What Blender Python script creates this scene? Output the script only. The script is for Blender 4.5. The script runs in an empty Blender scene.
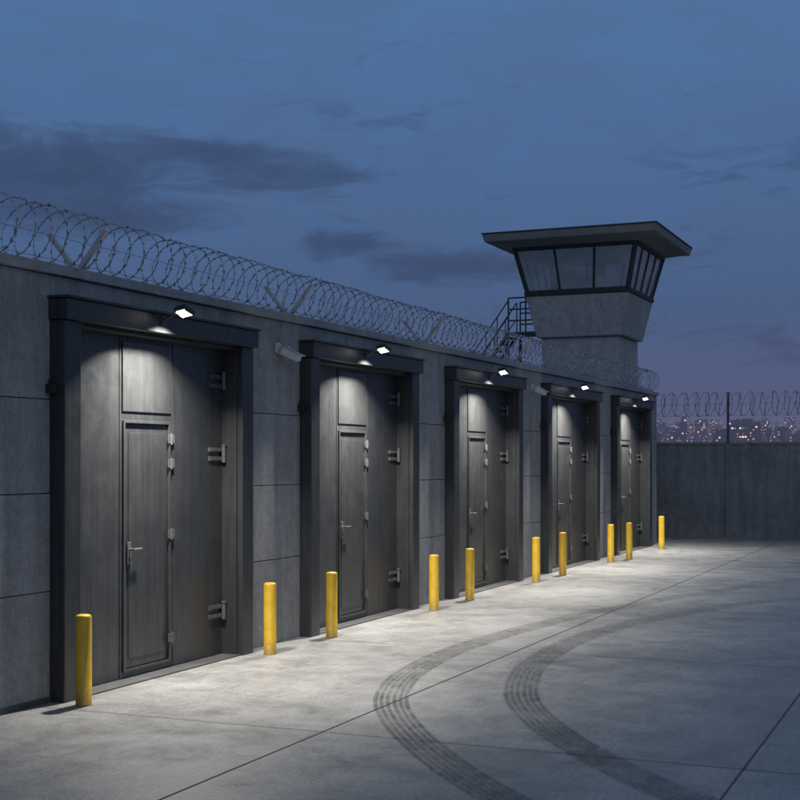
import bpy, bmesh, math, random
from mathutils import Vector, Matrix
random.seed(7)
S = bpy.context.scene
COL = S.collection

def s2l(r,g,b):
    def f(c):
        c/=255.0
        return c/12.92 if c<=0.04045 else ((c+0.055)/1.055)**2.4
    return (f(r),f(g),f(b),1.0)

# ------------------------------------------------------------------ helpers
def empty(name, loc=(0,0,0)):
    o=bpy.data.objects.new(name,None); o.location=loc; COL.objects.link(o); return o
def link_mesh(name, me, mat=None, parent=None, smooth=False):
    o=bpy.data.objects.new(name,me); COL.objects.link(o)
    if mat is not None: me.materials.append(mat)
    if parent is not None:
        o.parent=parent; o.matrix_parent_inverse=Matrix.Translation(-parent.location)
    if smooth:
        for p in me.polygons: p.use_smooth=True
    return o
def box(name,x0,x1,y0,y1,z0,z1,mat,parent=None,bevel=0.0,rot=None):
    c=Vector(((x0+x1)/2,(y0+y1)/2,(z0+z1)/2))
    h=((x1-x0)/2,(y1-y0)/2,(z1-z0)/2)
    bm=bmesh.new(); bmesh.ops.create_cube(bm,size=2)
    for v in bm.verts: v.co=Vector((v.co.x*h[0],v.co.y*h[1],v.co.z*h[2]))
    if bevel>0: bmesh.ops.bevel(bm,geom=bm.edges[:],offset=bevel,segments=2,affect='EDGES',profile=0.6)
    if rot is not None: bmesh.ops.transform(bm,matrix=rot.to_4x4(),verts=bm.verts)
    bmesh.ops.translate(bm,vec=c,verts=bm.verts)
    me=bpy.data.meshes.new(name); bm.to_mesh(me); bm.free()
    return link_mesh(name,me,mat,parent)
def rod(name,a,b,r,mat,parent=None,seg=10,r2=None):
    a=Vector(a); b=Vector(b); d=b-a; L=d.length
    bm=bmesh.new()
    bmesh.ops.create_cone(bm,cap_ends=True,segments=seg,radius1=r,radius2=r if r2 is None else r2,depth=L)
    q=d.to_track_quat('Z','Y')
    bmesh.ops.transform(bm,matrix=Matrix.Translation((a+b)/2)@q.to_matrix().to_4x4(),verts=bm.verts)
    me=bpy.data.meshes.new(name); bm.to_mesh(me); bm.free()
    o=link_mesh(name,me,mat,parent)
    return o
def lathe(name,prof,mat,parent=None,seg=32,center=(0,0,0)):
    vs=[];fs=[]
    for r,z in prof:
        for i in range(seg):
            a=2*math.pi*i/seg
            vs.append((center[0]+r*math.cos(a),center[1]+r*math.sin(a),center[2]+z))
    for j in range(len(prof)-1):
        for i in range(seg):
            k=(i+1)%seg
            fs.append((j*seg+i,j*seg+k,(j+1)*seg+k,(j+1)*seg+i))
    fs.append(tuple(range((len(prof)-1)*seg,len(prof)*seg)))
    me=bpy.data.meshes.new(name); me.from_pydata(vs,[],fs); me.update()
    return link_mesh(name,me,mat,parent,smooth=True)

# ------------------------------------------------------------------ materials
def newmat(name):
    m=bpy.data.materials.new(name); m.use_nodes=True
    nt=m.node_tree; b=nt.nodes['Principled BSDF']
    return m,nt,b
def N(nt,t,**kw):
    n=nt.nodes.new(t)
    for k,v in kw.items(): setattr(n,k,v)
    return n
def noise(nt,vec,scale,detail=6,rough=0.6,dist=0.0):
    n=N(nt,'ShaderNodeTexNoise'); n.inputs['Scale'].default_value=scale
    n.inputs['Detail'].default_value=detail; n.inputs['Roughness'].default_value=rough
    n.inputs['Distortion'].default_value=dist
    nt.links.new(vec,n.inputs['Vector']); return n.outputs['Fac']
def mapping(nt,scale=(1,1,1),loc=(0,0,0)):
    g=N(nt,'ShaderNodeNewGeometry'); m=N(nt,'ShaderNodeMapping')
    m.inputs['Scale'].default_value=scale; m.inputs['Location'].default_value=loc
    nt.links.new(g.outputs['Position'],m.inputs['Vector']); return m.outputs['Vector']
def ramp(nt,fac,stops,interp='LINEAR'):
    r=N(nt,'ShaderNodeValToRGB'); r.color_ramp.interpolation=interp
    el=r.color_ramp.elements
    while len(el)<len(stops): el.new(0.5)
    for e,(p,c) in zip(el,stops):
        e.position=p; e.color=c if len(c)==4 else (*c,1)
    nt.links.new(fac,r.inputs['Fac']); return r.outputs['Color']
def g(v): return (v,v,v,1)
def mix(nt,mode,fac,a,b):
    m=N(nt,'ShaderNodeMix',data_type='RGBA',blend_type=mode)
    for sock,val in ((m.inputs[0],fac),(m.inputs[6],a),(m.inputs[7],b)):
        if isinstance(val,(int,float)): sock.default_value=val
        elif isinstance(val,tuple): sock.default_value=val
        else: nt.links.new(val,sock)
    return m.outputs[2]
def math_(nt,op,a,b=None,c=None,clamp=False):
    m=N(nt,'ShaderNodeMath',operation=op); m.use_clamp=clamp
    for i,val in enumerate((a,b,c)):
        if val is None: continue
        if isinstance(val,(int,float)): m.inputs[i].default_value=val
        else: nt.links.new(val,m.inputs[i])
    return m.outputs[0]
def bump(nt,b,h,strength,dist):
    n=N(nt,'ShaderNodeBump'); n.inputs['Strength'].default_value=strength; n.inputs['Distance'].default_value=dist
    nt.links.new(h,n.inputs['Height']); nt.links.new(n.outputs['Normal'],b.inputs['Normal'])

def concrete(name,c1,c2,streak=0.5,rough=0.85,bstr=0.3):
    m,nt,b=newmat(name)
    v=mapping(nt)
    big=noise(nt,v,0.9,4,0.65,0.4)
    col=ramp(nt,big,[(0.3,c1),(0.7,c2)])
    st=noise(nt,mapping(nt,scale=(3.5,3.5,0.28)),1.3,4,0.7)
    col=mix(nt,'MULTIPLY',streak,col,ramp(nt,st,[(0.3,g(0.55)),(0.62,g(1.0))]))
    fine=noise(nt,v,42,2,0.7)
    col=mix(nt,'MULTIPLY',0.6,col,ramp(nt,fine,[(0.33,g(0.68)),(0.62,g(1.08))]))
    mid=noise(nt,v,7,4,0.75)
    col=mix(nt,'MULTIPLY',0.6,col,ramp(nt,mid,[(0.35,g(0.7)),(0.65,g(1.08))]))
    nt.links.new(col,b.inputs['Base Color'])
    b.inputs['Roughness'].default_value=rough
    bump(nt,b,noise(nt,v,24,3,0.7),bstr,0.015)
    return m
M_wall=concrete('wall_concrete',(0.26,0.257,0.25),(0.37,0.364,0.355),0.65)
M_cop=concrete('coping_concrete',(0.30,0.295,0.285),(0.40,0.39,0.38),0.4)
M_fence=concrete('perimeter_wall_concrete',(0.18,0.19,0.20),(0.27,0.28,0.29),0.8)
M_tower=concrete('tower_concrete',(0.36,0.355,0.345),(0.46,0.45,0.44),0.4)
M_back=concrete('joint_dark',(0.06,0.06,0.06),(0.09,0.09,0.09),0.2)

def ground_mat():
    m,nt,b=newmat('yard_concrete')
    v=mapping(nt)
    big=noise(nt,v,0.22,5,0.62,0.6)
    col=ramp(nt,big,[(0.3,(0.225,0.225,0.223)),(0.7,(0.36,0.354,0.345))])
    mid=noise(nt,v,1.6,7,0.74,0.5)
    col=mix(nt,'MULTIPLY',0.85,col,ramp(nt,mid,[(0.3,g(0.55)),(0.6,g(1.0))]))
    fine=noise(nt,v,26,4,0.75)
    col=mix(nt,'MULTIPLY',0.8,col,ramp(nt,fine,[(0.35,g(0.64)),(0.6,g(1.08))]))
    br=noise(nt,mapping(nt,scale=(9,0.9,1)),2.0,4,0.7)
    col=mix(nt,'MULTIPLY',0.4,col,ramp(nt,br,[(0.35,g(0.65)),(0.65,g(1.05))]))
    nt.links.new(col,b.inputs['Base Color'])
    nt.links.new(ramp(nt,mid,[(0.3,g(0.34)),(0.7,g(0.58))]),b.inputs['Roughness'])
    bump(nt,b,noise(nt,v,14,4,0.75),0.35,0.012)
    return m
M_ground=ground_mat()

def metal(name,c1,c2,met=0.6,r1=0.32,r2=0.5,vert=True,mott=0.3):
    m,nt,b=newmat(name)
    v=mapping(nt,scale=(6,6,0.35) if vert else (1,1,1))
    n1=noise(nt,v,2.2,5,0.7,0.2)
    col=ramp(nt,n1,[(0.3,c1),(0.7,c2)])
    n2=noise(nt,mapping(nt),3.1,5,0.75,0.3)
    col=mix(nt,'MULTIPLY',mott,col,ramp(nt,n2,[(0.35,g(0.6)),(0.62,g(1.05))]))
    nt.links.new(col,b.inputs['Base Color'])
    b.inputs['Metallic'].default_value=met
    nt.links.new(ramp(nt,n2,[(0.3,g(r1)),(0.7,g(r2))]),b.inputs['Roughness'])
    bump(nt,b,noise(nt,v,2.2,2,0.6),0.06,0.01)
    return m
M_door=metal('door_steel',(0.082,0.087,0.091),(0.122,0.127,0.13),0.75,0.32,0.44,mott=0.3)
M_panel=metal('door_panel_steel',(0.105,0.109,0.112),(0.145,0.148,0.15),0.75,0.32,0.44,mott=0.3)
M_frame=metal('frame_steel',(0.055,0.058,0.062),(0.08,0.084,0.088),0.6,0.32,0.44)
M_hw=metal('hardware_steel',(0.10,0.10,0.10),(0.14,0.14,0.14),0.5,0.45,0.6,False)
M_black=metal('black_plastic',(0.012,0.012,0.013),(0.02,0.02,0.022),0.0,0.4,0.6,False)
def plain(name,c,met,r):
    m,nt,b=newmat(name); b.inputs['Metallic'].default_value=met; b.inputs['Roughness'].default_value=r
    nt.links.new(ramp(nt,noise(nt,mapping(nt),4,1,0.6),[(0.3,tuple(x*0.75 for x in c)),(0.7,c)]),b.inputs['Base Color'])
    return m
M_wire=plain('razor_wire_zinc',(0.34,0.35,0.36),0.6,0.4)
M_rail=plain('rail_steel',(0.1,0.105,0.11),0.5,0.5)
M_lever=plain('lever_steel',(0.22,0.22,0.22),0.7,0.4)
M_roof=metal('tower_roof_sheet',(0.19,0.185,0.175),(0.26,0.255,0.245),0.05,0.5,0.7,False)
M_tframe=plain('tower_window_frame',(0.045,0.047,0.05),0.3,0.5)
M_cam=plain('camera_housing',(0.55,0.55,0.55),0.1,0.4)
M_brk=plain('bracket_galvanised',(0.48,0.49,0.5),0.4,0.45)

def yellow():
    m,nt,b=newmat('bollard_yellow_paint')
    v=mapping(nt)
    n1=noise(nt,v,6,4,0.7); n2=noise(nt,v,38,4,0.7)
    col=ramp(nt,n1,[(0.3,(0.42,0.25,0.010)),(0.7,(0.58,0.365,0.018))])
    z=N(nt,'ShaderNodeSeparateXYZ'); nt.links.new(v,z.inputs[0])
    dirt=math_(nt,'ADD',math_(nt,'MULTIPLY',z.outputs[2],2.2),math_(nt,'MULTIPLY',n2,0.9))
    col=mix(nt,'MIX',ramp(nt,dirt,[(0.35,g(0.8)),(0.9,g(0.0))]),col,(0.12,0.09,0.035,1))
    sc=ramp(nt,n2,[(0.28,g(1)),(0.38,g(0))])
    col=mix(nt,'MIX',math_(nt,'MULTIPLY',sc,0.6),col,(0.2,0.13,0.03,1))
    nt.links.new(col,b.inputs['Base Color']); b.inputs['Roughness'].default_value=0.5
    return m
M_yel=yellow()
def emis(name,col,st):
    m,nt,b=newmat(name)
    b.inputs['Base Color'].default_value=(0.8,0.8,0.8,1)
    b.inputs['Emission Color'].default_value=col; b.inputs['Emission Strength'].default_value=st
    return m
M_lamp=emis('lamp_lens_lit',(1.0,0.91,0.76,1),4)
M_lamp.cycles.emission_sampling='NONE'

# ------------------------------------------------------------------ camera
A=math.radians(23.2)
cam=bpy.data.cameras.new('camera'); co=bpy.data.objects.new('camera',cam); COL.objects.link(co)
co.location=(0,0,2.4); co.rotation_euler=(math.radians(90),0,A)
cam.sensor_width=36; cam.lens=1341/800*36; cam.shift_y=0.075
cam.clip_end=20000; cam.clip_start=0.1
S.camera=co

# ------------------------------------------------------------------ ground
def sheet(name,x0,x1,y0,y1,z,mat,nx=1,ny=1,parent=None):
    vs=[(x0+(x1-x0)*i/nx,y0+(y1-y0)*j/ny,z) for j in range(ny+1) for i in range(nx+1)]
    fs=[(j*(nx+1)+i,j*(nx+1)+i+1,(j+1)*(nx+1)+i+1,(j+1)*(nx+1)+i) for j in range(ny) for i in range(nx)]
    me=bpy.data.meshes.new(name); me.from_pydata(vs,[],fs)
    return link_mesh(name,me,mat,parent)
m,nt,b=newmat('scrubland')
b.inputs['Roughness'].default_value=0.95
nt.links.new(ramp(nt,noise(nt,mapping(nt),0.05,5,0.7),[(0.3,(0.035,0.04,0.035)),(0.7,(0.08,0.08,0.07))]),b.inputs['Base Color'])
sheet('ground',-9000,9000,-6000,9000,-0.012,m)
sheet('yard_pavement',-60,45,-40,60,0.0,M_ground)

m,nt,b=newmat('joint_sealant')
b.inputs['Base Color'].default_value=(0.06,0.06,0.062,1); b.inputs['Roughness'].default_value=0.8
M_joint=m
def joints():
    vs=[];fs=[]
    def strip(x0,x1,y0,y1,z):
        k=len(vs); vs.extend([(x0,y0,z),(x1,y0,z),(x1,y1,z),(x0,y1,z)]); fs.append((k,k+1,k+2,k+3))
    w=0.008
    for x in (-5.29,-1.65,1.99,5.63,9.27,12.9,16.5):
        strip(x-w,x+w,-20,41.7,0.004)
    for i in range(-3,9):
        y=10.6+5.4*i
        if y<41: strip(-8.3,20,y-w*0.7,y+w*0.7,0.0065)
    me=bpy.data.meshes.new('pavement_joints'); me.from_pydata(vs,[],fs)
    link_mesh('pavement_joints',me,M_joint)
joints()

# tyre marks : tread lugs printed along two curved paths
def catmull(P,n=40):
    out=[]
    P=[Vector(p) for p in P]
    Q=[P[0]*2-P[1]]+P+[P[-1]*2-P[-2]]
    for i in range(1,len(Q)-2):
        for k in range(n):
            t=k/n
            p0,p1,p2,p3=Q[i-1],Q[i],Q[i+1],Q[i+2]
            out.append(0.5*((2*p1)+(p2-p0)*t+(2*p0-5*p1+4*p2-p3)*t*t+(3*p1-p0-3*p2+p3)*t**3))
    out.append(P[-1]); return out
m,nt,b=newmat('tyre_rubber_mark')
att=N(nt,'ShaderNodeVertexColor'); att.layer_name='wear'
nz=noise(nt,mapping(nt),9,4,0.75); nz2=noise(nt,mapping(nt),1.2,3,0.7)
f=math_(nt,'MULTIPLY',ramp(nt,nz,[(0.33,g(0.1)),(0.60,g(1))]),att.outputs['Color'])
f=math_(nt,'MULTIPLY',f,ramp(nt,nz2,[(0.3,g(0.4)),(0.62,g(1))]))
b.inputs['Base Color'].default_value=(0.045,0.045,0.047,1); b.inputs['Roughness'].default_value=0.7
tr=N(nt,'ShaderNodeBsdfTransparent'); ms=N(nt,'ShaderNodeMixShader')
nt.links.new(f,ms.inputs[0]); nt.links.new(tr.outputs[0],ms.inputs[1]); nt.links.new(b.outputs[0],ms.inputs[2])
nt.links.new(ms.outputs[0],nt.nodes['Material Output'].inputs[0])
M_tyre=m
def tyre(name,P,z):
    c=catmull([(x,y,0) for x,y in P])
    acc=[0]
    for a,b_ in zip(c,c[1:]): acc.append(acc[-1]+(b_-a).length)
    L=acc[-1]
    def at(s):
        s=max(0,min(L-1e-4,s)); lo,hi=0,len(acc)-1
        while hi-lo>1:
            mid=(lo+hi)//2
            if acc[mid]<=s: lo=mid
            else: hi=mid
        t=(s-acc[lo])/max(1e-6,acc[hi]-acc[lo]); p=c[lo].lerp(c[hi],t); d=(c[hi]-c[lo]).normalized()
        return p,Vector((-d.y,d.x,0))
    def wear(t): return 1.0 if t<0.45 else max(0.0,1-(t-0.45)/0.52)
    vs=[];fs=[];al=[]
    ribs=[(-0.175,-0.135),(-0.112,-0.078),(-0.052,-0.014),(0.014,0.052),(0.078,0.112),(0.135,0.175)]
    pitch=0.07
    for i in range(int(L/pitch)):
        for j,(u0,u1) in enumerate(ribs):
            s0=i*pitch+(0.03 if j%2 else 0); s1=s0+pitch*0.84
            sk=0.016*(1 if j<3 else -1)
            k=len(vs)
            for (s,u) in ((s0,u0),(s1,u0),(s1+sk,u1),(s0+sk,u1)):
                p,nn=at(s); q=p+nn*u; vs.append((q.x,q.y,z))
                al.append(0.64*wear(s/L))
            fs.append((k,k+3,k+2,k+1))
    me=bpy.data.meshes.new(name); me.from_pydata(vs,[],fs)
    ca=me.color_attributes.new('wear','FLOAT_COLOR','POINT')
    for i,a in enumerate(al): ca.data[i].color=(a,a,a,1)
    o=link_mesh(name,me,M_tyre)
    vs=[];fs=[];al=[];n=int(L/0.2)
    for i in range(n+1):
        p,nn=at(i*0.2); t=i/n
        for u in (-0.2,-0.15,0.15,0.2):
            q=p+nn*u; vs.append((q.x,q.y,z-0.002))
            al.append(0.0 if abs(u)>0.18 else 0.16*wear(t))
        if i<n:
            for q in range(3): fs.append((4*i+q,4*i+q+1,4*i+q+5,4*i+q+4))
    me=bpy.data.meshes.new(name+'_smear'); me.from_pydata(vs,[],fs)
    ca=me.color_attributes.new('wear','FLOAT_COLOR','POINT')
    for i,a in enumerate(al): ca.data[i].color=(a,a,a,1)
    link_mesh('smear',me,M_tyre,o)
tyre('tyre_mark',[(-1.2,7.6),(-2.2,8.25),(-3.05,8.99),(-3.93,9.99),(-4.84,11.29),(-5.47,12.55),(-5.88,14.15),(-6.02,16.34),(-5.72,19.43),(-5.05,22.49),(-3.79,26.4),(-1.8,31)],0.012)
tyre('tyre_mark',[(0.0,8.2),(-0.95,8.85),(-1.85,9.5),(-2.64,10.35),(-3.58,11.67),(-4.32,13.24),(-4.8,15.45),(-4.81,18.29),(-4.13,21.26),(-2.8,24.17),(-0.9,27.5)],0.016)

# ------------------------------------------------------------------ warehouse building
WX=-8.42
BY0,BY1=-6.0,38.42
bld=empty('concrete_warehouse',(WX,16,0))
doors=[(10.85,14.62),(16.20,20.05),(21.62,25.48),(27.20,31.43),(33.12,37.05)]
ZT=4.24
DR=0.10 # door recess
box('core',-18.0,WX-0.14,BY0,BY1-0.05,0,4.15,M_back,bld)
box('end_wall',-18.0,WX-0.02,BY1-0.048,BY1,0,ZT,M_wall,bld)
gap=0.009
def panel(y0,y1,z0,z1,dx=0):
    box('wall_panel',WX-0.136,WX+dx,y0+gap/2,y1-gap/2,z0+gap/2 if z0>0 else 0,z1-gap/2,M_wall,bld,bevel=0.006)
rows=[0,1.1,2.07,3.0,ZT]
edges=[BY0]+[e for d in doors for e in d]+[BY1]
piers=[(edges[i],edges[i+1]) for i in range(0,len(edges),2)]
for k,(a,b_) in enumerate(piers):
    if k==0:
        cuts=[BY0,-2.2,1.8,5.8,b_]
        for c0,c1 in zip(cuts,cuts[1:]):
            for z0,z1 in zip(rows,rows[1:]):
                panel(c0,c1,z0,z1,random.uniform(-0.003,0.002))
    else:
        for z0,z1 in zip(rows,rows[1:]):
            panel(a,b_,z0,z1,random.uniform(-0.003,0.002))
for a,b_ in doors:
    panel(a,b_,3.93,ZT)
box('coping',WX-0.34,WX+0.045,BY0,BY1+0.045,ZT+0.003,4.35,M_cop,bld,bevel=0.012)
box('roof_slab',-18.0,WX-0.345,BY0,BY1,4.152,4.26,M_cop,bld)
box('skirting_upstand',WX,WX+0.012,BY0,doors[0][0]-0.01,0,0.06,M_back,bld)

# ------------------------------------------------------------------ doors
FO=0.17 # frame stands proud
def big_door(y0,y1):
    r=empty('industrial_steel_door',(WX,(y0+y1)/2,0))
    W=y1-y0; X=WX
    pw=0.27; zt=4.0; zl=3.79
    k=W/3.78
    box('frame_post_near',X-0.13,X+FO,y0,y0+pw,0.0,zl,M_frame,r,0.012)
    box('frame_post_far',X-0.13,X+FO,y1-pw,y1,0.0,zl,M_frame,r,0.012)
    box('frame_header',X-0.10,X+FO+0.06,y0-0.03,y1+0.03,zl+0.003,zt,M_frame,r,0.012)
    box('frame_header_cap',X-0.10,X+FO+0.09,y0-0.05,y1+0.05,zt+0.002,zt+0.028,M_frame,r,0.006)
    for yy in (y0+pw,y1-pw-0.035):
        box('inner_stop',X-0.12,X+FO-0.07,yy+0.001,yy+0.034,0.02,zl-0.002,M_frame,r,0.006)
    box('inner_stop_top',X-0.12,X+FO-0.09,y0+pw+0.04,y1-pw-0.04,zl-0.04,zl,M_frame,r,0.006)
    ya=y0+pw; yb=y1-pw
    d=X-DR
    s1=y0+1.31*k; s2=y0+2.36*k
    T=0.09
    box('leaf_side',d-T,d,ya,s1-0.006,0.025,zl-0.01,M_door,r,0.006)
    box('leaf_far',d-T,d,s2+0.006,yb,0.025,zl-0.01,M_door,r,0.006)
    ma,mb=y0+1.40*k,y0+2.26*k
    za,zb=0.12,2.80
    box('leaf_centre_stile_near',d-T,d,s1+0.006,ma-0.008,0.025,zb+0.01,M_door,r,0.004)
    box('leaf_centre_stile_far',d-T,d,mb+0.008,s2-0.006,0.025,zb+0.01,M_door,r,0.004)
    box('leaf_centre_sill',d-T,d,ma-0.006,mb+0.006,0.025,za-0.01,M_door,r,0.004)
    box('leaf_centre_top',d-T,d,s1+0.006,s2-0.006,zb+0.013,zl-0.01,M_door,r,0.004)
    box('upper_panel',d,d+0.018,s1+0.045,s2-0.045,2.93,3.70,M_panel,r,0.006)
    box('wicket_door',d-T+0.01,d-0.012,ma,mb,za,zb,M_door,r,0.006)
    t=0.035
    box('wicket_trim_near',d-0.002,d+0.022,ma-t,ma-0.004,za-t,zb+t,M_panel,r,0.004)
    box('wicket_trim_far',d-0.002,d+0.022,mb+0.004,mb+t,za-t,zb+t,M_panel,r,0.004)
    box('wicket_trim_top',d-0.002,d+0.021,ma-0.003,mb+0.003,zb+0.004,zb+t,M_panel,r,0.004)
    box('wicket_trim_sill',d-0.002,d+0.021,ma-0.003,mb+0.003,za-t,za-0.004,M_panel,r,0.004)
    box('wicket_raised_panel',d-0.014,d-0.004,ma+0.09,mb-0.09,za+0.1,zb-0.1,M_door,r,0.004)
    for z in (2.64,2.36,1.55,0.36):
        rod('wicket_hinge_barrel',(d+0.033,mb+0.03,z-0.065),(d+0.033,mb+0.03,z+0.065),0.014,M_hw,r,8)
        box('wicket_hinge_plate',d+0.0225,d+0.032,mb-0.03,mb+0.10,z-0.05,z+0.05,M_hw,r,0.003)
    hy=ma+0.09
    box('lock_plate',d-0.004,d+0.008,hy-0.035,hy+0.035,1.25,1.50,M_hw,r,0.004)
    rod('handle_spindle',(d+0.006,hy,1.42),(d+0.07,hy,1.42),0.013,M_lever,r)
    rod('handle_lever',(d+0.065,hy-0.01,1.42),(d+0.065,hy+0.15,1.42),0.013,M_lever,r)
    rod('key_cylinder',(d+0.006,hy,1.31),(d+0.022,hy,1.31),0.017,M_hw,r)
    for z in (3.36,2.47,0.55):
        rod('main_hinge_barrel',(d+0.045,yb-0.07,z-0.10),(d+0.045,yb-0.07,z+0.10),0.027,M_hw,r,14)
        for zz in (z-0.055,z+0.055):
            box('main_hinge_strap',d+0.001,d+0.022,yb-0.36,yb-0.05,zz-0.026,zz+0.026,M_hw,r,0.004)
            for q in (0.09,0.17,0.25):
                rod('strap_bolt',(d+0.022,yb-0.36+q-0.03,zz),(d+0.033,yb-0.36+q-0.03,zz),0.010,M_hw,r,6)
        rod('main_hinge_pin',(d+0.045,yb-0.07,z+0.10),(d+0.045,yb-0.07,z+0.118),0.034,M_hw,r,14)
    for z in (3.30,2.55,0.7):
        box('near_hinge',d+0.001,d+0.05,ya+0.06,ya+0.15,z-0.07,z+0.07,M_hw,r,0.006)
    box('contact_switch',X+0.005,X+0.10,y0-0.085,y0-0.002,3.06,3.15,M_black,r,0.006)
    rod('contact_conduit',(X+0.02,y0-0.045,3.15),(X+0.02,y0-0.045,3.2),0.01,M_black,r)
    box('threshold',X-0.13,X+FO-0.02,y0+pw+0.002,y1-pw-0.002,0.0,0.018,M_hw,r,0.003)
    return r
for a,b_ in doors: big_door(a,b_)

# ------------------------------------------------------------------ floodlights
def flood(y,pw=1.0):
    x=WX+FO+0.06
    r=empty('wall_floodlight',(x+0.2,y,4.0))
    box('mount_plate',x,x+0.015,y-0.06,y+0.06,3.87,3.97,M_frame,r,0.003)
    rod('arm',(x+0.01,y,3.93),(x+0.22,y,4.035),0.014,M_frame,r)
    rot=Matrix.Rotation(math.radians(-10),3,'Y')@Matrix.Rotation(math.radians(-14),3,'X')
    c=Vector((x+0.27,y,4.015))
    def rb(n,hx,hy,hz,off,mat,bv):
        p=c+rot@Vector(off)
        return box(n,p.x-hx,p.x+hx,p.y-hy,p.y+hy,p.z-hz,p.z+hz,mat,r,bv,rot)
    rb('housing',0.075,0.095,0.022,(0,0,0.012),M_black,0.008)
    for i in range(6):
        rb('cooling_fin',0.06,0.004,0.010,(0,-0.075+i*0.03,0.042),M_black,0)
    rb('bezel_outer',0.004,0.093,0.012,(0.07,0,-0.020),M_black,0.001)
    rb('bezel_inner',0.004,0.093,0.012,(-0.07,0,-0.020),M_black,0.001)
    rb('lens',0.056,0.074,0.010,(0,0,-0.018),M_lamp,0.004)
    l=bpy.data.lights.new('lamp_beam','AREA'); l.shape='RECTANGLE'; l.size=0.12; l.size_y=0.15
    l.energy=260*pw; l.color=(1.0,0.95,0.86); l.spread=math.radians(128)
    lo=bpy.data.objects.new('lamp_beam',l); COL.objects.link(lo)
    lo.location=c+rot@Vector((0,0,-0.04)); lo.rotation_euler=(0,math.radians(0),0)
    lo.parent=r; lo.matrix_parent_inverse=Matrix.Translation(-r.location)
for a,b_ in doors: flood(a+1.66)

# ------------------------------------------------------------------ cctv
def cctv(y,z):
    r=empty('security_camera',(WX,y,z))
    box('wall_plate',WX+0.002,WX+0.03,y-0.07,y+0.07,z-0.02,z+0.12,M_cam,r,0.008)
    rod('arm',(WX+0.02,y,z+0.06),(WX+0.16,y+0.02,z+0.05),0.02,M_cam,r)
    rod('knuckle',(WX+0.16,y+0.02,z-0.0),(WX+0.16,y+0.02,z+0.07),0.026,M_cam,r,14)
    d=Vector((0.45,0.85,-0.32)).normalized()
    p=Vector((WX+0.16,y+0.02,z-0.03))
    q=d.to_track_quat('X','Z').to_matrix()
    def ob(n,off,h,mat,bv):
        c=p+q@Vector(off); box(n,c.x-h[0],c.x+h[0],c.y-h[1],c.y+h[1],c.z-h[2],c.z+h[2],mat,r,bv,q)
    ob('body',(0.02,0,0),(0.16,0.048,0.045),M_cam,0.02)
    ob('sunshield',(0.05,0,0.052),(0.18,0.056,0.005),M_cam,0.003)
    a=p+q@Vector((0.18,0,0)); b2=p+q@Vector((0.192,0,0))
    rod('lens',a,b2,0.036,M_black,r,18)
cctv(15.55,3.82)
cctv(26.55,3.86)

# ------------------------------------------------------------------ bollards
for (x,y) in [(-8.02,10.85),(-8.01,14.61),(-8.01,16.34),(-7.95,19.93),(-7.955,21.6),(-7.93,25.3),(-7.9,27.05),(-7.87,30.95),(-7.70,32.07),(-7.76,36.0)]:
    R=0.078; H=0.885+random.uniform(-0.008,0.008)
    lathe('safety_bollard',[(0.0,0.0),(R+0.006,0.0),(R+0.006,0.006),(R,0.012),(R,H-0.03),(R-0.004,H-0.014),(R-0.014,H-0.004),(R-0.03,H),(0.012,H+0.004)],M_yel,center=(x,y,0))

# ------------------------------------------------------------------ razor wire
def coil(name,p0,dirv,L,rad,z,pitch,mat,wr=0.0065,hands=((1,0.3),),seg=36,bl=0.022):
    d=Vector(dirv).normalized(); side=Vector((-d.y,d.x,0)); up=Vector((0,0,1))
    vs=[];fs=[]
    for hand,ph in hands:
        n=int(L/pitch)
        jit=[random.uniform(-1,1) for _ in range(n+2)]; jr=[random.uniform(-1,1) for _ in range(n+2)]
        pts=[]
        for i in range(n*seg+1):
            t=i/seg; k=int(t); f=t-k
            f=f*f*(3-2*f)
            j=jit[k]*(1-f)+jit[k+1]*f; rr=rad*(1+0.05*(jr[k]*(1-f)+jr[k+1]*f))
            a=hand*2*math.pi*t+ph
            lean=0.06*math.sin(a+0.6)
            pts.append(Vector(p0)+d*(t*pitch+0.05*j+lean)+side*(rr*math.cos(a))+up*(z+rr*math.sin(a)))
        m_=4
        for i,p in enumerate(pts):
            tg=(pts[min(i+1,len(pts)-1)]-pts[max(i-1,0)]).normalized()
            n1=tg.cross(d).normalized() if abs(tg.dot(d))<0.99 else up; n2=tg.cross(n1)
            b0=len(vs)
            for q in range(m_):
                aa=math.pi/2*q
                vs.append(p+n1*(wr*math.cos(aa))+n2*(wr*math.sin(aa)))
            if i>0:
                for q in range(m_): fs.append((b0-m_+q,b0-m_+(q+1)%m_,b0+(q+1)%m_,b0+q))
            if i%2==0 and i<len(pts)-1:
                o_=p+tg*random.uniform(0,0.02); bw=0.007
                e=(n1*random.choice((1,-1))+n2*random.uniform(-.6,.6)).normalized()
                b1=len(vs)
                vs.extend([o_+tg*bw-e*0.002,o_+e*bl+tg*bl*0.6,o_-tg*bw-e*0.002,o_-e*bl-tg*bl*0.6])
                fs.append((b1,b1+1,b1+2)); fs.append((b1,b1+2,b1+3))
    me=bpy.data.meshes.new(name); me.from_pydata([tuple(v) for v in vs],[],fs)
    return link_mesh(name,me,mat)
rw=coil('razor_wire',(WX-0.12,3.0,0),(0,1,0),35.3,0.285,4.655,0.27,M_wire,0.0066)
for zz in (4.42,4.66):
    rod('line_wire',(WX-0.12,3.0,zz),(WX-0.12,38.4,zz),0.003,M_wire,rw,5)
rw2=coil('razor_wire',(WX-0.12,38.15,0),(-1,0,0),9.0,0.285,4.655,0.30,M_wire,0.0062)
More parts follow.
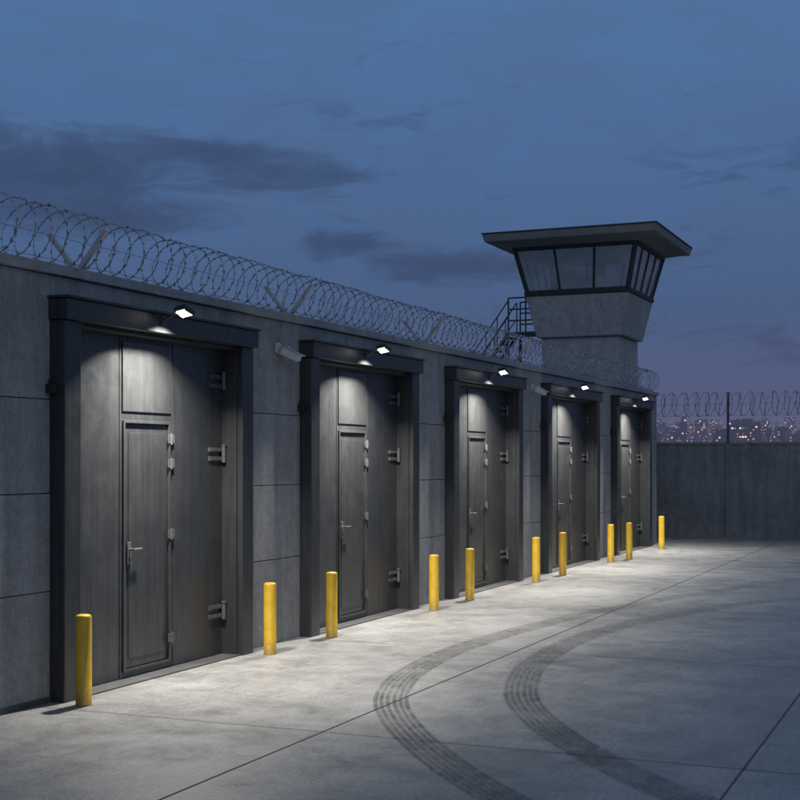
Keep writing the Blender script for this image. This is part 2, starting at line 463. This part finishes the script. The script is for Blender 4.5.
def vbracket(y):
    r=empty('razor_wire_bracket',(WX-0.12,y,4.35))
    box('foot',WX-0.22,WX-0.02,y-0.06,y+0.06,4.352,4.364,M_brk,r,0.002)
    for sgn in (1,-1):
        a=Vector((WX-0.12+0.02*sgn,y,4.365)); b2=Vector((WX-0.12+sgn*0.36,y,4.36+0.40))
        d=(b2-a); c=(a+b2)/2; q=Matrix.Rotation(math.atan2(d.x,d.z),3,'Y')
        box('arm',c.x-0.025,c.x+0.025,c.y-0.025,c.y+0.025,c.z-d.length/2,c.z+d.length/2,M_brk,r,0.003,q)
for y in (6.7,11.45,16.1,20.9,25.7,30.5,35.2): vbracket(y)

# ------------------------------------------------------------------ perimeter wall
FY=41.95; FH=2.95
fw=empty('perimeter_wall',(0,FY,0))
x=-27.3
while x<32:
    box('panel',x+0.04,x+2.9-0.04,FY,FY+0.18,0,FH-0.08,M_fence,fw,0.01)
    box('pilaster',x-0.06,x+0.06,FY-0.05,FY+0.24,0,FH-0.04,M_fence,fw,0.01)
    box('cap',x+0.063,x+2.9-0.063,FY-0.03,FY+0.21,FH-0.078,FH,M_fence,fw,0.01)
    rod('wire_post',(x,FY+0.09,FH-0.05),(x,FY+0.09,4.5),0.04,M_rail,fw,10)
    x+=2.9
w3=coil('razor_wire',(-20,FY+0.09,0),(1,0,0),40,0.36,4.13,0.34,M_wire,0.008,((1,0.3),(-1,1.7)),28,0.025)
for zz in (3.25,3.5,3.77,4.13):
    rod('line_wire',(-20,FY+0.09,zz),(20,FY+0.09,zz),0.004,M_wire,w3,5)

# ------------------------------------------------------------------ watchtower
TX,TY=-10.9,40.35
tw=empty('watchtower',(TX,TY,0))
def frustum(name,w0,z0,w1,z1,mat,parent,cx=TX,cy=TY,bev=0.0):
    vs=[(cx-w0,cy-w0,z0),(cx+w0,cy-w0,z0),(cx+w0,cy+w0,z0),(cx-w0,cy+w0,z0),
        (cx-w1,cy-w1,z1),(cx+w1,cy-w1,z1),(cx+w1,cy+w1,z1),(cx-w1,cy+w1,z1)]
    fs=[(3,2,1,0),(4,5,6,7),(0,1,5,4),(1,2,6,5),(2,3,7,6),(3,0,4,7)]
    me=bpy.data.meshes.new(name); me.from_pydata(vs,[],fs)
    if bev>0:
        bm=bmesh.new(); bm.from_mesh(me); bmesh.ops.bevel(bm,geom=bm.edges[:],offset=bev,segments=2,affect='EDGES'); bm.to_mesh(me); bm.free()
    return link_mesh(name,me,mat,parent)
frustum('shaft',1.2,0,1.2,6.1,M_tower,tw,bev=0.03)
frustum('cabin_base',1.32,6.103,1.58,7.34,M_tower,tw,bev=0.02)
frustum('sill_band',1.61,7.343,1.63,7.45,M_tframe,tw,bev=0.01)
ZS,ZW=7.453,8.80; WS,WT=1.54,1.86
m,nt,b=newmat('tower_interior'); b.inputs['Base Color'].default_value=(0.3,0.3,0.29,1); b.inputs['Roughness'].default_value=.8
M_int=m
box('cabin_floor',TX-1.48,TX+1.48,TY-1.48,TY+1.48,7.455,7.47,M_int,tw)
box('cabin_console',TX-0.9,TX+0.7,TY-1.3,TY-0.8,7.472,7.9,M_int,tw,0.02)
box('cabin_cabinet',TX-1.3,TX-0.8,TY+0.7,TY+1.3,7.472,8.5,M_int,tw,0.02)
box('cabin_chair_back',TX+0.1,TX+0.55,TY-0.3,TY-0.22,7.95,8.45,M_black,tw,0.03)
box('cabin_chair_seat',TX+0.1,TX+0.55,TY-0.7,TY-0.25,7.9,7.97,M_black,tw,0.03)
m=bpy.data.materials.new('tower_glass'); m.use_nodes=True; nt=m.node_tree; nt.nodes.clear()
out=N(nt,'ShaderNodeOutputMaterial'); tr=N(nt,'ShaderNodeBsdfTransparent'); tr.inputs[0].default_value=(0.6,0.67,0.7,1)
gl=N(nt,'ShaderNodeBsdfGlossy'); gl.inputs[0].default_value=(0.9,0.95,1,1); gl.inputs[1].default_value=0.05
df=N(nt,'ShaderNodeBsdfDiffuse'); df.inputs[0].default_value=(0.5,0.54,0.55,1)
ms=N(nt,'ShaderNodeMixShader'); ms.inputs[0].default_value=0.4
m2=N(nt,'ShaderNodeMixShader')
nz=noise(nt,mapping(nt),1.5,4,0.6); nt.links.new(ramp(nt,nz,[(0.3,g(0.1)),(0.7,g(0.5))]),m2.inputs[0])
nt.links.new(tr.outputs[0],ms.inputs[1]); nt.links.new(gl.outputs[0],ms.inputs[2])
nt.links.new(ms.outputs[0],m2.inputs[1]); nt.links.new(df.outputs[0],m2.inputs[2]); nt.links.new(m2.outputs[0],out.inputs[0])
M_glass=m
def corner(ix,iy,w,z): return Vector((TX+ix*w,TY+iy*w,z))
cs=[(-1,-1),(1,-1),(1,1),(-1,1)]
for i in range(4):
    a,b_=cs[i],cs[(i+1)%4]
    p0,p1=corner(*a,WS,ZS),corner(*b_,WS,ZS); q0,q1=corner(*a,WT,ZW),corner(*b_,WT,ZW)
    me=bpy.data.meshes.new('glass'); me.from_pydata([p0,p1,q1,q0],[],[(0,1,2,3)])
    link_mesh('window_glass',me,M_glass,tw)
    rod('corner_post',p0,q0,0.075,M_tframe,tw,6)
    n=3 if i%2==0 else 4
    for k in range(1,n):
        t=k/n; rod('mullion',p0.lerp(p1,t),q0.lerp(q1,t),0.04,M_tframe,tw,6)
    rod('head_rail',q0-Vector((0,0,0.06)),q1-Vector((0,0,0.06)),0.07,M_tframe,tw,6)
    rod('sill_rail',p0+Vector((0,0,0.02)),p1+Vector((0,0,0.02)),0.05,M_tframe,tw,6)
frustum('roof_soffit',1.95,8.78,2.40,8.90,M_roof,tw)
frustum('roof_slab',2.56,8.903,2.62,9.13,M_roof,tw,bev=0.02)
frustum('roof_cap',2.64,9.133,2.64,9.17,M_rail,tw,bev=0.008)

# stair & landing left of the tower
st=empty('steel_access_stair',(-13,40.2,5))
def R(n,a,b,r=0.025): rod(n,a,b,r,M_rail,st,8)
lz=6.35; x0,x1=-13.25,-12.12; y0,y1=39.4,40.6
box('landing',x0,x1,y0,y1,lz-0.06,lz,M_rail,st,0.01)
for (x,y) in ((x0,y0),(x1-0.05,y0),(x0,y1),((x0+x1)/2,y0)):
    R('rail_post',(x,y,lz),(x,y,lz+1.05))
for z in (lz+0.35,lz+0.7,lz+1.05):
    R('rail',(x0,y0,z),(x1,y0,z)); R('rail',(x0,y1,z),(x1,y1,z))
fx0,fz0=x0,lz; fx1,fz1=-14.75,4.3
for y in (y0+0.05,y0+0.85):
    a=Vector((fx0,y,fz0-0.05)); b2=Vector((fx1,y,fz1))
    R('stringer',a,b2,0.05)
    R('handrail',a+Vector((0,0,1.05)),b2+Vector((0,0,1.0)),0.022)
    R('mid_rail',a+Vector((0,0,.55)),b2+Vector((0,0,.52)),0.016)
    for k in range(0,5):
        p=a.lerp(b2,k/4); R('baluster',p,p+Vector((0,0,1.03)),0.018)
for k in range(10):
    p=Vector((fx0,0,fz0-0.05)).lerp(Vector((fx1,0,fz1)),(k+0.5)/10)
    box('tread',p.x-0.13,p.x+0.13,y0+0.06,y0+0.84,p.z-0.015,p.z+0.015,M_rail,st)
for (x,y) in ((x0,y0),(x0,y1)): R('landing_leg',(x,y,0),(x,y,lz-0.06),0.05)
R('stair_leg',(fx1,y0+0.05,0),(fx1,y0+0.05,fz1),0.05); R('stair_leg',(fx1,y0+0.85,0),(fx1,y0+0.85,fz1),0.05)

# ------------------------------------------------------------------ distant city
def city():
    m=bpy.data.materials.new('city_facade'); m.use_nodes=True; nt=m.node_tree; b=nt.nodes['Principled BSDF']
    uv=N(nt,'ShaderNodeUVMap'); uv.uv_map='UVMap'
    fl=N(nt,'ShaderNodeVectorMath',operation='FLOOR'); nt.links.new(uv.outputs[0],fl.inputs[0])
    wn=N(nt,'ShaderNodeTexWhiteNoise',noise_dimensions='2D'); nt.links.new(fl.outputs[0],wn.inputs['Vector'])
    fr=N(nt,'ShaderNodeVectorMath',operation='FRACTION'); nt.links.new(uv.outputs[0],fr.inputs[0])
    sx=N(nt,'ShaderNodeSeparateXYZ'); nt.links.new(fr.outputs[0],sx.inputs[0])
    inw=math_(nt,'MULTIPLY',math_(nt,'GREATER_THAN',sx.outputs[0],0.35),math_(nt,'GREATER_THAN',sx.outputs[1],0.45))
    lit=math_(nt,'MULTIPLY',ramp(nt,wn.outputs['Value'],[(0.76,g(0.0)),(0.96,g(0.25)),(1.0,g(1.0))]),inw)
    colr=ramp(nt,wn.outputs['Color'],[(0.0,(1.0,0.40,0.22)),(0.35,(1.0,0.62,0.38)),(0.65,(0.8,0.75,0.85)),(0.82,(1.0,0.25,0.4))],'CONSTANT')
    b.inputs['Base Color'].default_value=(0.08,0.09,0.11,1); b.inputs['Roughness'].default_value=0.9
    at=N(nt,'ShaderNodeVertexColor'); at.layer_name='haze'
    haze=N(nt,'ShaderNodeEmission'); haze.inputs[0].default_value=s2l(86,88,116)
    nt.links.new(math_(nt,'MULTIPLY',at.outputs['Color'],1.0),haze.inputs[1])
    em=N(nt,'ShaderNodeEmission'); nt.links.new(colr,em.inputs[0]); nt.links.new(math_(nt,'MULTIPLY',lit,2.0),em.inputs[1])
    ad=N(nt,'ShaderNodeAddShader'); ad2=N(nt,'ShaderNodeAddShader')
    nt.links.new(haze.outputs[0],ad.inputs[0]); nt.links.new(em.outputs[0],ad.inputs[1])
    nt.links.new(b.outputs[0],ad2.inputs[0]); nt.links.new(ad.outputs[0],ad2.inputs[1])
    nt.links.new(ad2.outputs[0],nt.nodes['Material Output'].inputs[0])
    m.cycles.emission_sampling='NONE'
    bm=bmesh.new(); ul=bm.loops.layers.uv.new('UVMap'); cl=bm.loops.layers.float_color.new('haze')
    rnd=random.Random(3)
    for i in range(1500):
        az=math.radians(rnd.uniform(-45,30)); D=rnd.uniform(1500,3400)
        w=rnd.uniform(9,34); dd=rnd.uniform(12,28)
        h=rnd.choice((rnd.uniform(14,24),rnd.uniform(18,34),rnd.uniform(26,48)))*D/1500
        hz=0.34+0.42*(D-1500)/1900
        cx,cy=D*math.sin(az),D*math.cos(az)
        parts=[(w,dd,0,h)]
        if rnd.random()<0.4: parts.append((w*0.5,dd*0.5,h,h+rnd.uniform(2,9)))
        if rnd.random()<0.15: parts.append((1.0,1.0,h,h+rnd.uniform(8,22)))
        ou,ov=rnd.randint(0,900),rnd.randint(0,900)
        for (pw,pd,z0,z1) in parts:
            v=[bm.verts.new((cx+sx_*pw/2,cy+sy_*pd/2,z)) for z in (z0,z1) for sx_,sy_ in ((-1,-1),(1,-1),(1,1),(-1,1))]
            for q,(a,b2,c,d) in enumerate(((0,1,5,4),(1,2,6,5),(2,3,7,6),(3,0,4,7),(4,5,6,7))):
                f=bm.faces.new((v[a],v[b2],v[c],v[d]))
                ww=pw if q%2==0 else pd
                cu=(0,ww/3.0,ww/3.0,0); cv=(0,0,(z1-z0)/3.3,(z1-z0)/3.3)
                if q==4: cu=(0.1,)*4; cv=(0.1,)*4
                for l,u_,v_ in zip(f.loops,cu,cv):
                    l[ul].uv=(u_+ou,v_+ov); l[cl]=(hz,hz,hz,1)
    me=bpy.data.meshes.new('city_skyline'); bm.to_mesh(me); bm.free()
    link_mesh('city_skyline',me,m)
city()

# ------------------------------------------------------------------ world
w=bpy.data.worlds.new('World'); S.world=w; w.use_nodes=True; nt=w.node_tree; nt.nodes.clear()
out=N(nt,'ShaderNodeOutputWorld'); bg=N(nt,'ShaderNodeBackground'); nt.links.new(bg.outputs[0],out.inputs[0])
tc=N(nt,'ShaderNodeTexCoord'); sep=N(nt,'ShaderNodeSeparateXYZ'); nt.links.new(tc.outputs['Generated'],sep.inputs[0])
X_,Y_,Z_=sep.outputs
az=math_(nt,'MULTIPLY',math_(nt,'ARCTAN2',X_,Y_),180/math.pi)
el=math_(nt,'MULTIPLY',math_(nt,'ARCSINE',Z_),180/math.pi)
e01=math_(nt,'DIVIDE',el,90.0,clamp=True)
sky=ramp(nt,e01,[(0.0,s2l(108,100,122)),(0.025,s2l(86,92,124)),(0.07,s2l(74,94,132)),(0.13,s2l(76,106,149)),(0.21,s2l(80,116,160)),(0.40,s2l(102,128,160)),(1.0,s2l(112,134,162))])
cb=N(nt,'ShaderNodeCombineXYZ'); nt.links.new(az,cb.inputs[0]); nt.links.new(math_(nt,'MULTIPLY',el,3.2),cb.inputs[1])
n1=noise(nt,cb.outputs[0],0.24,7,0.64,0.8)
cb2=N(nt,'ShaderNodeCombineXYZ'); nt.links.new(az,cb2.inputs[0]); nt.links.new(math_(nt,'MULTIPLY',el,3.0),cb2.inputs[1]); cb2.inputs[2].default_value=5
n2=noise(nt,cb2.outputs[0],0.2,5,0.6,0.5)
tot=None
for (ca,ce,ra,re,amp) in [(-38.0,11.7,5.6,1.6,1.7),(-35.5,9.9,4.8,0.7,1.0),(-28.3,12.0,3.6,0.8,1.4),(-31.5,12.9,3.5,0.5,0.9),(-25.4,9.2,2.4,0.5,1.35),(-20.3,8.1,5.0,0.75,1.3),(-9.5,12.2,6,1.1,0.7),(-14,9.0,6,1.0,0.5),(-10,5.0,9,1.2,0.6),(-25,6.0,8,1.0,0.4),(-23,14.3,7,0.8,0.45),(-55,13,12,3,1.0),(15,10,12,2,0.9)]:
    dx=math_(nt,'DIVIDE',math_(nt,'SUBTRACT',az,ca),ra); dy=math_(nt,'DIVIDE',math_(nt,'SUBTRACT',el,ce),re)
    r2=math_(nt,'ADD',math_(nt,'MULTIPLY',dx,dx),math_(nt,'MULTIPLY',dy,dy))
    ga=math_(nt,'MULTIPLY',math_(nt,'EXPONENT',math_(nt,'MULTIPLY',r2,-0.9)),amp)
    tot=ga if tot is None else math_(nt,'ADD',tot,ga)
dens=math_(nt,'ADD',math_(nt,'MULTIPLY',tot,0.52),math_(nt,'MULTIPLY',math_(nt,'SUBTRACT',n1,0.5),1.7))
cl=ramp(nt,dens,[(0.22,g(0.0)),(0.6,g(0.75)),(0.95,g(1.0))])
veil=ramp(nt,n2,[(0.38,g(0.0)),(0.75,g(0.4))])
skyc=mix(nt,'MIX',veil,sky,s2l(80,96,128))
ccol=ramp(nt,e01,[(0.0,s2l(74,78,106)),(0.08,s2l(58,71,102)),(0.2,s2l(56,75,109))])
skyc=mix(nt,'MIX',math_(nt,'MULTIPLY',cl,0.85),skyc,ccol)
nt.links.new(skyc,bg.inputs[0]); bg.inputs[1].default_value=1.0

# soft after-sunset glow from behind/right of the camera
sun=bpy.data.lights.new('sun','SUN'); sun.energy=0.20; sun.angle=math.radians(40); sun.color=(0.96,0.94,0.98)
so=bpy.data.objects.new('sun',sun); COL.objects.link(so)
so.rotation_euler=(math.radians(64),0,math.radians(32))

S.view_settings.view_transform='Standard'; S.view_settings.look='None'; S.view_settings.exposure=0
print('done',len(bpy.data.objects))
